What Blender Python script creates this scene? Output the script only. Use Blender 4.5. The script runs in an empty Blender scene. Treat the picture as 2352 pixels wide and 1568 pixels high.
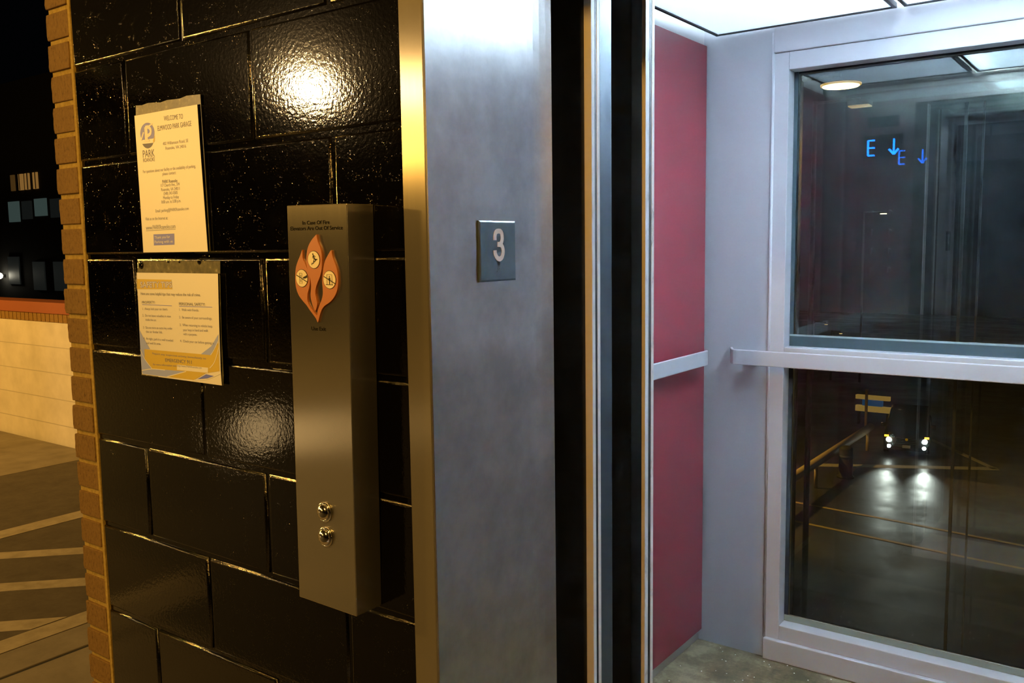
import bpy, bmesh, math, random
from mathutils import Vector, Matrix, Euler
random.seed(7)
S = bpy.context.scene
COL = S.collection
PI = math.pi
# ------------------------------------------------------------------ camera, world, lights, exposure
# world axes: X right along the lobby wall (wall face at Y=0), Y into the lift car, Z up.
cam_d = bpy.data.cameras.new('camera'); cam = bpy.data.objects.new('camera', cam_d); COL.objects.link(cam); S.camera = cam
cam_d.sensor_width = 36.0; cam_d.lens = 2036.03 / 2352 * 36.0; cam_d.clip_start = .02; cam_d.clip_end = 400
yaw, pitch, roll = 0.630871315, 0.107694309, -0.0141923298
CAM = Vector((1.74169753, -1.04569583, 0.0111322649))
fw = Vector((-math.sin(yaw)*math.cos(pitch), math.cos(yaw)*math.cos(pitch), -math.sin(pitch)))
rt = Vector((math.cos(yaw), math.sin(yaw), 0)); up = rt.cross(fw)
r2 = math.cos(roll)*rt + math.sin(roll)*up; u2 = -math.sin(roll)*rt + math.cos(roll)*up
M = Matrix(((r2.x, u2.x, -fw.x), (r2.y, u2.y, -fw.y), (r2.z, u2.z, -fw.z))).to_4x4(); M.translation = CAM
cam.matrix_world = M

S.view_settings.view_transform = 'Standard'; S.view_settings.look = 'None'
S.view_settings.exposure = 0.0; S.view_settings.gamma = 1.0; S.view_settings.use_curve_mapping = False
S.cycles.use_denoising = True
S.cycles.max_bounces = 10; S.cycles.transparent_max_bounces = 16; S.cycles.sample_clamp_indirect = 30.0

W = bpy.data.worlds.new('night_sky'); S.world = W; W.use_nodes = True
W.node_tree.nodes['Background'].inputs[0].default_value = (.30, .36, .50, 1); W.node_tree.nodes['Background'].inputs[1].default_value = .0016

SODIUM = (1.0, .535, .105)
def point(name, loc, power, col, r):
    l = bpy.data.lights.new(name, 'POINT'); l.energy = power; l.color = col; l.shadow_soft_size = r
    o = bpy.data.objects.new(name, l); COL.objects.link(o); o.location = loc; return o
def spot(name, loc, to, power, col, r, ang, blend=.5):
    l = bpy.data.lights.new(name, 'SPOT'); l.energy = power; l.color = col; l.shadow_soft_size = r; l.spot_size = ang; l.spot_blend = blend
    o = bpy.data.objects.new(name, l); COL.objects.link(o); o.location = loc
    o.rotation_euler = (Vector(to)-Vector(loc)).to_track_quat('-Z', 'Y').to_euler(); return o
# the garage lamps (all sodium): the near one left of the lift, two farther ones, one over the lift doors, one by the parapet
point('garage_lamp', (-4.02, -4.17, 1.35), 280, (1.0, .64, .27), .13)
point('garage_lamp', (-3.6, -6.9, 1.40), 150, SODIUM, .13)
point('garage_lamp', (-4.2, -9.9, 1.40), 200, SODIUM, .13)
point('lobby_lamp', (1.24, -1.62, 1.15), 125, SODIUM, .07)
point('low_lamp', (-3.0, -2.54, -1.19), 3.5, (1.0, .66, .29), .14)
point('garage_lamp', (-10.0, -3.6, 1.35), 2100, SODIUM, .13)  # added unseen main lamp, set so its reflection misses the wall
point('parapet_lamp', (-6.8, -.9, 1.20), 700, SODIUM, .13)
FZ = -1.5216          # finished floor

# ------------------------------------------------------------------ helpers
class MB:
    def __init__(s): s.bm = bmesh.new()
    def box(s, x0, x1, y0, y1, z0, z1, mi=0):
        v = [s.bm.verts.new(p) for p in ((x0,y0,z0),(x1,y0,z0),(x1,y1,z0),(x0,y1,z0),(x0,y0,z1),(x1,y0,z1),(x1,y1,z1),(x0,y1,z1))]
        for f in ((0,3,2,1),(4,5,6,7),(0,1,5,4),(1,2,6,5),(2,3,7,6),(3,0,4,7)):
            s.bm.faces.new([v[i] for i in f]).material_index = mi
        return v
    def prism(s, pts, axis, a, b, mi=0):
        """polygon pts (2-D) extruded from a to b along axis; 2-D coords are the remaining axes in order"""
        def mk(p, t):
            return {'x': (t, p[0], p[1]), 'y': (p[0], t, p[1]), 'z': (p[0], p[1], t)}[axis]
        n = len(pts); A = [s.bm.verts.new(mk(p, a)) for p in pts]; B = [s.bm.verts.new(mk(p, b)) for p in pts]
        f1 = s.bm.faces.new(A); f2 = s.bm.faces.new(B[::-1]); fs = [f1, f2]
        for i in range(n): fs.append(s.bm.faces.new((A[i], B[i], B[(i+1) % n], A[(i+1) % n])))
        for f in fs: f.material_index = mi
    def face(s, pts, mi=0):
        s.bm.faces.new([s.bm.verts.new(p) for p in pts]).material_index = mi
    def cyl(s, c, r, h, axis='z', n=24, r2=None, mi=0, cap=True):
        r2 = r if r2 is None else r2
        def mk(a, rr, t):
            x, y = rr*math.cos(a), rr*math.sin(a)
            return {'z': (c[0]+x, c[1]+y, c[2]+t), 'y': (c[0]+x, c[1]+t, c[2]+y), 'x': (c[0]+t, c[1]+x, c[2]+y)}[axis]
        A = [s.bm.verts.new(mk(2*PI*i/n, r, 0)) for i in range(n)]; B = [s.bm.verts.new(mk(2*PI*i/n, r2, h)) for i in range(n)]
        for i in range(n): 
            f = s.bm.faces.new((A[i], A[(i+1) % n], B[(i+1) % n], B[i])); f.material_index = mi; f.smooth = True
        if cap: s.bm.faces.new(A[::-1]).material_index = mi; s.bm.faces.new(B).material_index = mi
    def lathe(s, prof, c=(0,0,0), axis='z', n=32, mi=0):
        """prof: list of (radius, height)"""
        rings = []
        for r, t in prof:
            ring = []
            for i in range(n):
                a = 2*PI*i/n; x, y = r*math.cos(a), r*math.sin(a)
                ring.append(s.bm.verts.new({'z': (c[0]+x, c[1]+y, c[2]+t), 'y': (c[0]+x, c[1]+t, c[2]+y), 'x': (c[0]+t, c[1]+x, c[2]+y)}[axis]))
            rings.append(ring)
        for a, b in zip(rings, rings[1:]):
            for i in range(n):
                f = s.bm.faces.new((a[i], a[(i+1) % n], b[(i+1) % n], b[i])); f.smooth = True; f.material_index = mi
        s.bm.faces.new(rings[0][::-1]).material_index = mi; s.bm.faces.new(rings[-1]).material_index = mi
    def build(s, name, mats, parent=None, bevel=0, seg=2, fixn=True):
        if fixn: bmesh.ops.recalc_face_normals(s.bm, faces=s.bm.faces)
        me = bpy.data.meshes.new(name); s.bm.to_mesh(me); s.bm.free()
        for m in (mats if isinstance(mats, (list, tuple)) else [mats]): me.materials.append(m)
        o = bpy.data.objects.new(name, me); COL.objects.link(o)
        if parent is not None: o.parent = parent
        if bevel:
            b = o.modifiers.new('bevel', 'BEVEL'); b.width = bevel; b.segments = seg; b.limit_method = 'ANGLE'; b.angle_limit = math.radians(40)
        return o
def tag(o, label=None, cat=None, group=None, kind=None):
    if label: o['label'] = label
    if cat: o['category'] = cat
    if group: o['group'] = group
    if kind: o['kind'] = kind
    return o
def empty(name, loc=(0,0,0), rot=(0,0,0)):
    o = bpy.data.objects.new(name, None); COL.objects.link(o); o.location = loc; o.rotation_euler = rot; o.empty_display_size = .1; return o
def struct(o, label, cat): return tag(o, label, cat, kind='structure')
def copy_tree(o, parent=None):
    c = o.copy(); COL.objects.link(c)
    if parent is not None: c.parent = parent
    for ch in o.children: copy_tree(ch, c)
    return c
def strip_poly(path, w):
    """outline of a constant-width ribbon along a 2-D path"""
    L, Rr = [], []
    for i, p in enumerate(path):
        a = path[max(i-1, 0)]; b = path[min(i+1, len(path)-1)]
        dx, dy = b[0]-a[0], b[1]-a[1]; l = math.hypot(dx, dy) or 1; nx, ny = -dy/l*w/2, dx/l*w/2
        L.append((p[0]+nx, p[1]+ny)); Rr.append((p[0]-nx, p[1]-ny))
    return L, Rr
def ribbon(mb, path, w, put, d=0, mi=0):
    """flat ribbon quads; put(u,v) -> 3-D; with d the ribbon is a solid of that depth via put(u,v,d)"""
    L, Rr = strip_poly(path, w)
    for i in range(len(path)-1):
        q = [L[i], L[i+1], Rr[i+1], Rr[i]]
        if d:
            a = [mb.bm.verts.new(put(*p, 0)) for p in q]; b = [mb.bm.verts.new(put(*p, d)) for p in q]
            mb.bm.faces.new(b).material_index = mi
            for k in range(4): mb.bm.faces.new((a[k], a[(k+1) % 4], b[(k+1) % 4], b[k])).material_index = mi
        else: mb.face([put(*p, 0) for p in q], mi)
def solid_poly(mb, pts, put, d, mi=0):
    a = [mb.bm.verts.new(put(*p, 0)) for p in pts]; b = [mb.bm.verts.new(put(*p, d)) for p in pts]
    f = [mb.bm.faces.new(b)]
    n = len(pts)
    for k in range(n): f.append(mb.bm.faces.new((a[k], a[(k+1) % n], b[(k+1) % n], b[k])))
    for q in f: q.material_index = mi
def text_into(mb, s, p0, p1, h, put, mi=0, d=.0003, bold=False):
    """one line of lettering whose baseline runs from p0 to p1; h is the capital height"""
    cu = bpy.data.curves.new('lettering', 'FONT'); cu.body = s; cu.resolution_u = 3
    if bold: cu.offset = .012
    o = bpy.data.objects.new('lettering', cu); COL.objects.link(o)
    bpy.context.view_layer.update()
    me = bpy.data.meshes.new_from_object(o.evaluated_get(bpy.context.evaluated_depsgraph_get()))
    xs = [v.co.x for v in me.vertices]; x0, x1 = min(xs), max(xs)
    dx, dy = p1[0]-p0[0], p1[1]-p0[1]; L = math.hypot(dx, dy); ux, uy = dx/L, dy/L
    kx, kz = L/(x1-x0), h/.70
    vs = [mb.bm.verts.new(put(p0[0]+ux*(v.co.x-x0)*kx-uy*v.co.y*kz, p0[1]+uy*(v.co.x-x0)*kx+ux*v.co.y*kz, d)) for v in me.vertices]
    for f in me.polygons:
        try: mb.bm.faces.new([vs[i] for i in f.vertices]).material_index = mi
        except ValueError: pass
    bpy.data.objects.remove(o); bpy.data.curves.remove(cu); bpy.data.meshes.remove(me)

# ------------------------------------------------------------------ materials (all procedural)
def mat(name, base, rough=.5, metal=0., spec=.5, emit=None, estr=0., coat=0., aniso=0.):
    m = bpy.data.materials.new(name); m.use_nodes = True; b = m.node_tree.nodes['Principled BSDF']
    b.inputs['Base Color'].default_value = (*base, 1); b.inputs['Roughness'].default_value = rough; b.inputs['Metallic'].default_value = metal
    b.inputs['Specular IOR Level'].default_value = spec; b.inputs['Coat Weight'].default_value = coat; b.inputs['Anisotropic'].default_value = aniso
    if aniso: b.inputs['Anisotropic Rotation'].default_value = .25
    if emit: b.inputs['Emission Color'].default_value = (*emit, 1); b.inputs['Emission Strength'].default_value = estr
    return m
def nd(m, t, **kw):
    n = m.node_tree.nodes.new(t)
    for k, v in kw.items():
        if k in n.inputs.keys(): n.inputs[k].default_value = v
        else: setattr(n, k, v)
    return n
def lk(m, a, ao, b, bi): m.node_tree.links.new(a.outputs[ao], b.inputs[bi])
def P(m): return m.node_tree.nodes['Principled BSDF']
def noise(m, scale, detail=4, rough=.6, stretch=None, coord='Object'):
    tc = nd(m, 'ShaderNodeTexCoord'); n = nd(m, 'ShaderNodeTexNoise', Scale=scale, Detail=detail, Roughness=rough)
    if stretch:
        mp = nd(m, 'ShaderNodeMapping', Scale=stretch); lk(m, tc, coord, mp, 'Vector'); lk(m, mp, 'Vector', n, 'Vector')
    else: lk(m, tc, coord, n, 'Vector')
    return n
def ramp(m, src, stops, out='Fac'):
    r = nd(m, 'ShaderNodeValToRGB'); e = r.color_ramp.elements
    while len(e) < len(stops): e.new(.5)
    for i, (p, c) in enumerate(stops):
        e[i].position = p; e[i].color = (*c, 1) if len(c) == 3 else c
    lk(m, src, out, r, 'Fac'); return r
def colour_noise(m, scale, stops, **k):
    n = noise(m, scale, **k); r = ramp(m, n, stops); lk(m, r, 'Color', P(m), 'Base Color'); return n, r
def bump(m, src, dist, strength=1., out='Fac', prev=None):
    b = nd(m, 'ShaderNodeBump', Strength=strength, Distance=dist); lk(m, src, out, b, 'Height')
    if prev: lk(m, prev, 'Normal', b, 'Normal')
    lk(m, b, 'Normal', P(m), 'Normal'); return b

# glossy black masonry paint: orange peel plus small lumps
PAINT = mat('black_gloss_paint', (.0014, .0011, .0008), .055, spec=.5)
n1 = noise(PAINT, 130, 3, .55); n2 = noise(PAINT, 420, 2, .5)
b1 = bump(PAINT, n1, .00018, 1.0)
v1 = nd(PAINT, 'ShaderNodeTexVoronoi', Scale=260.); tc = nd(PAINT, 'ShaderNodeTexCoord'); lk(PAINT, tc, 'Object', v1, 'Vector')
vr = ramp(PAINT, v1, [(0., (1, 1, 1)), (.22, (0, 0, 0))], 'Distance')
sel = noise(PAINT, 35, 2, .5); sr = ramp(PAINT, sel, [(.50, (0, 0, 0)), (.66, (1, 1, 1))])
mu = nd(PAINT, 'ShaderNodeMath', operation='MULTIPLY'); lk(PAINT, vr, 'Color', mu, 0); PAINT.node_tree.links.new(sr.outputs['Color'], mu.inputs[1])
b2 = bump(PAINT, mu, .0009, .8, 'Value', b1)

PAINTJ = mat('lumpy_joint_paint', (.0014, .0011, .0008), .10, spec=.6)
nj = noise(PAINTJ, 260, 3, .6); bump(PAINTJ, nj, .0008, 1.0)
BRICK = mat('brown_brick', (.26, .15, .055), .85, spec=.2)
n, r = colour_noise(BRICK, 150, [(.30, (.09, .045, .014)), (.44, (.26, .15, .042)), (.75, (.36, .215, .06))], detail=8, rough=.75, stretch=(1, 1, .6))
bump(BRICK, n, .004, .8)
MORTAR = mat('mortar', (.48, .34, .09), .9, spec=.1)
n, r = colour_noise(MORTAR, 90, [(.3, (.38, .26, .06)), (.7, (.56, .40, .11))], detail=6); bump(MORTAR, n, .004, .7)

def brushed(name, base, rough, aniso=.75, streak=(60, 60, 1.2), amt=.05, smudge=.12):
    m = mat(name, base, rough, 1.0, aniso=aniso)
    g = nd(m, 'ShaderNodeCombineXYZ'); g.inputs[2].default_value = 1.0; lk(m, g, 'Vector', P(m), 'Tangent')
    n = noise(m, 8, 6, .6, streak); s = noise(m, 6, 4, .6)
    mx = nd(m, 'ShaderNodeMath', operation='MULTIPLY_ADD'); lk(m, s, 'Fac', mx, 0); mx.inputs[1].default_value = smudge*2; mx.inputs[2].default_value = rough-smudge
    ad = nd(m, 'ShaderNodeMath', operation='MULTIPLY_ADD'); lk(m, n, 'Fac', ad, 0); ad.inputs[1].default_value = amt*2; m.node_tree.links.new(mx.outputs[0], ad.inputs[2])
    lk(m, ad, 'Value', P(m), 'Roughness')
    bump(m, n, .0001, .12)
    return m
STEEL = brushed('brushed_steel', (.62, .595, .53), .185, .95, smudge=.02, amt=.02)
P(STEEL).inputs['Metallic'].default_value = .93
STEEL_F = brushed('frame_face_steel', (.46, .42, .33), .235, .98, smudge=.02, amt=.02)
P(STEEL_F).inputs['Metallic'].default_value = .80
STEEL_J = brushed('jamb_steel', (.53, .52, .525), .29, .88, smudge=.05, amt=.03)
sm = noise(STEEL_J, 9, 5, .65); sr_ = ramp(STEEL_J, sm, [(.35, (.48, .47, .48)), (.62, (.63, .625, .63))]); lk(STEEL_J, sr_, 'Color', P(STEEL_J), 'Base Color')
DOORM = mat('shaded_door_steel', (.030, .028, .026), .5)  # near-black colour paints in the frame's shadow on the door front
STRIPM = mat('lamplit_door_steel', (.74, .68, .60), .5, .2)  # pale colour paints in the lamplit edge of the same door front
DARKM = brushed('dark_flange_steel', (.11, .13, .155), .42, .2, smudge=.18)
POLISH = mat('polished_steel', (.70, .69, .66), .14, 1.0)
ALU = mat('pale_aluminium', (.80, .82, .84), .45, .25)
n = noise(ALU, 22, 5, .7, (1, 1, .5)); r = ramp(ALU, n, [(.30, (.40, .40, .40)), (.42, (.80, .82, .84)), (1, (.84, .86, .88))]); lk(ALU, r, 'Color', P(ALU), 'Base Color')
ALU2 = mat('clean_aluminium', (.80, .82, .84), .45, .25)
RUBBER = mat('black_rubber', (.012, .013, .015), .55, spec=.3)
PLATE = mat('slate_plate', (.045, .065, .085), .36, spec=.5)
n, r = colour_noise(PLATE, 30, [(.3, (.035, .052, .070)), (.7, (.055, .078, .100))], detail=3)
WHITE = mat('white_plastic', (.90, .90, .90), .4)
BLACKI = mat('black_ink', (.02, .018, .018), .7, spec=.2)
ENGR = mat('engraved_black', (.006, .005, .004), .9, spec=.05)
PAPER = mat('white_paper', (.80, .79, .76), .45, spec=.35)
INK = mat('grey_print', (.15, .165, .28), .6, spec=.2)
INKL = mat('pale_grey_print', (.25, .265, .42), .6, spec=.2)
INKB = mat('blue_print', (.13, .18, .85), .5, spec=.3)
INKY = mat('mustard_print', (.62, .46, .05), .5, spec=.3)
INKG = mat('grey_blue_print', (.34, .43, .92), .5, spec=.3)
INKW = mat('white_print', (.82, .81, .78), .5, spec=.3)
FILM = mat('clear_laminate_edge', (.26, .24, .17), .25, spec=.5)
colour_noise(FILM, 70, [(.35, (.09, .085, .05)), (.60, (.16, .15, .085)), (.74, (.36, .33, .20))], detail=3)
ORANGE = mat('orange_enamel', (.42, .125, .012), .45, spec=.5)
CREAM = mat('cream_enamel', (.80, .72, .50), .4)
WALLG = mat('grey_wall_paint', (.44, .455, .50), .42, spec=.4)
n = noise(WALLG, 40, 4, .6); bump(WALLG, n, .0012, .25)
FRAMEG = mat('pale_grey_frame_paint', (.52, .525, .57), .38, spec=.45)
n = noise(FRAMEG, 60, 4, .6); bump(FRAMEG, n, .0010, .25)
RAILM = mat('shaft_rail_grey', (.06, .066, .068), .5, .2)
FRIEZE = mat('frieze_metal', (.48, .49, .49), .35, .4)
RED = mat('red_laminate', (.15, .017, .026), .34, spec=.5)
n = noise(RED, 25, 3, .5); bump(RED, n, .0003, .15)
DARKGAP = mat('dark_recess', (.03, .032, .036), .7)
CARFLOOR = mat('worn_vinyl', (.14, .13, .115), .6, spec=.3)
n, r = colour_noise(CARFLOOR, 6, [(.38, (.035, .024, .011)), (.5, (.085, .064, .034)), (.62, (.19, .155, .095))], detail=9, rough=.75); bump(CARFLOOR, n, .003, .25)
PANEL = bpy.data.materials.new('opal_diffuser'); PANEL.use_nodes = True
nt = PANEL.node_tree; nt.nodes.remove(nt.nodes['Principled BSDF']); out = nt.nodes['Material Output']
tr = nt.nodes.new('ShaderNodeBsdfTranslucent'); tr.inputs[0].default_value = (.80, .86, .90, 1)
df = nt.nodes.new('ShaderNodeBsdfDiffuse'); df.inputs[0].default_value = (.80, .82, .84, 1)
mx = nt.nodes.new('ShaderNodeMixShader'); mx.inputs[0].default_value = .55
nt.links.new(df.outputs[0], mx.inputs[1]); nt.links.new(tr.outputs[0], mx.inputs[2]); nt.links.new(mx.outputs[0], out.inputs['Surface'])
TUBE = mat('fluorescent_tube', (.9, .9, .9), .4, emit=(.74, .90, 1.0), estr=1480.)
CAVITY = mat('white_plenum', (.30, .31, .33), .7)
def glass(name, tint, rough=.0, ior=1.5, dirt=.0):
    m = bpy.data.materials.new(name); m.use_nodes = True; nt = m.node_tree; nt.nodes.remove(nt.nodes['Principled BSDF']); out = nt.nodes['Material Output']
    t = nt.nodes.new('ShaderNodeBsdfTransparent'); t.inputs[0].default_value = (*tint, 1)
    g = nt.nodes.new('ShaderNodeBsdfGlossy'); g.inputs['Roughness'].default_value = rough; g.inputs['Color'].default_value = (.92, .98, 1, 1)
    f = nt.nodes.new('ShaderNodeFresnel'); f.inputs[0].default_value = ior
    a = nt.nodes.new('ShaderNodeMixShader'); nt.links.new(f.outputs[0], a.inputs[0]); nt.links.new(t.outputs[0], a.inputs[1]); nt.links.new(g.outputs[0], a.inputs[2])
    last = a
    if dirt:
        d = nt.nodes.new('ShaderNodeBsdfDiffuse'); d.inputs[0].default_value = (.50, .58, .66, 1)
        tc = nt.nodes.new('ShaderNodeTexCoord'); n = nt.nodes.new('ShaderNodeTexNoise'); n.inputs['Scale'].default_value = 7; n.inputs['Detail'].default_value = 8; n.inputs['Roughness'].default_value = .75
        nt.links.new(tc.outputs['Object'], n.inputs['Vector'])
        r = nt.nodes.new('ShaderNodeValToRGB'); r.color_ramp.elements[0].position = .35; r.color_ramp.elements[0].color = (dirt*.4,)*3+(1,); r.color_ramp.elements[1].position = .8; r.color_ramp.elements[1].color = (dirt*2.2,)*3+(1,)
        nt.links.new(n.outputs['Fac'], r.inputs['Fac'])
        b = nt.nodes.new('ShaderNodeMixShader'); nt.links.new(r.outputs[0], b.inputs[0]); nt.links.new(a.outputs[0], b.inputs[1]); nt.links.new(d.outputs[0], b.inputs[2]); last = b
    nt.links.new(last.outputs[0], out.inputs['Surface']); return m
GLASS = glass('window_glass', (.90, .95, .94), 0, 1.72, .027)
GLASSL = glass('lower_window_glass', (.92, .95, .92), 0, 1.6, .010)
GLASS2 = glass('shaft_glass', (.90, .95, .94), 0, 1.5, .004)
CONC = mat('concrete_walk', (.27, .235, .19), .75, spec=.3)
n, r = colour_noise(CONC, 5, [(.3, (.20, .175, .14)), (.7, (.30, .265, .215))], detail=9, rough=.7); bump(CONC, n, .006, .25)
ASPH = mat('dark_pavement', (.10, .085, .066), .8, spec=.3)
n, r = colour_noise(ASPH, 9, [(.3, (.075, .062, .048)), (.7, (.125, .105, .08))], detail=10, rough=.75); bump(ASPH, n, .006, .3)
STRIPE = mat('worn_stripe_paint', (.40, .34, .24), .75)
colour_noise(STRIPE, 14, [(.3, (.30, .255, .175)), (.6, (.42, .36, .26))], detail=8)
LCONC = mat('pale_pavement', (.24, .205, .15), .8)
colour_noise(LCONC, 6, [(.3, (.19, .16, .115)), (.7, (.28, .24, .18))], detail=8)
PARA = mat('white_block_paint', (.66, .60, .52), .75, spec=.3)
n, r = colour_noise(PARA, 5, [(.3, (.58, .53, .45)), (.7, (.72, .66, .57))], detail=6); bump(PARA, n, .004, .3)
REDB = mat('red_brown_coping', (.30, .085, .035), .7)
DARK = mat('dark_facade', (.015, .014, .013), .8)
ROAD = mat('wet_asphalt', (.020, .019, .018), .42, spec=.6)
n, r = colour_noise(ROAD, .35, [(.3, (.014, .013, .012)), (.7, (.030, .028, .026))], detail=9, rough=.7)
rr = ramp(ROAD, n, [(.35, (.30, .30, .30)), (.65, (.58, .58, .58))]); lk(ROAD, rr, 'Color', P(ROAD), 'Roughness')
nb = noise(ROAD, 18, 3, .6); bump(ROAD, nb, .010, .35)
GFLOOR = mat('dark_garage_floor', (.022, .019, .015), .8)
JOINTC = mat('faint_block_joint', (.46, .42, .36), .8)
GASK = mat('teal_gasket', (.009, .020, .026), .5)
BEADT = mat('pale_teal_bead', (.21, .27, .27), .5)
SILLREF = mat('green_sill_reflection', (.20, .225, .20), .6)
GRIME = mat('brown_grime', (.075, .05, .018), .9)
LINEY = mat('yellow_line_paint', (.34, .24, .06), .6)
LINEW = mat('pale_line_paint', (.32, .28, .20), .6)
RAILC = mat('tan_rail_paint', (.36, .26, .13), .6)
def emis(name, c, s): return mat(name, (.02, .02, .02), .5, emit=c, estr=s)
CARB = mat('dark_car_paint', (.012, .013, .015), .18, spec=.5, coat=.5)
POLEM = mat('brown_pole', (.022, .017, .012), .6)

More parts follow.
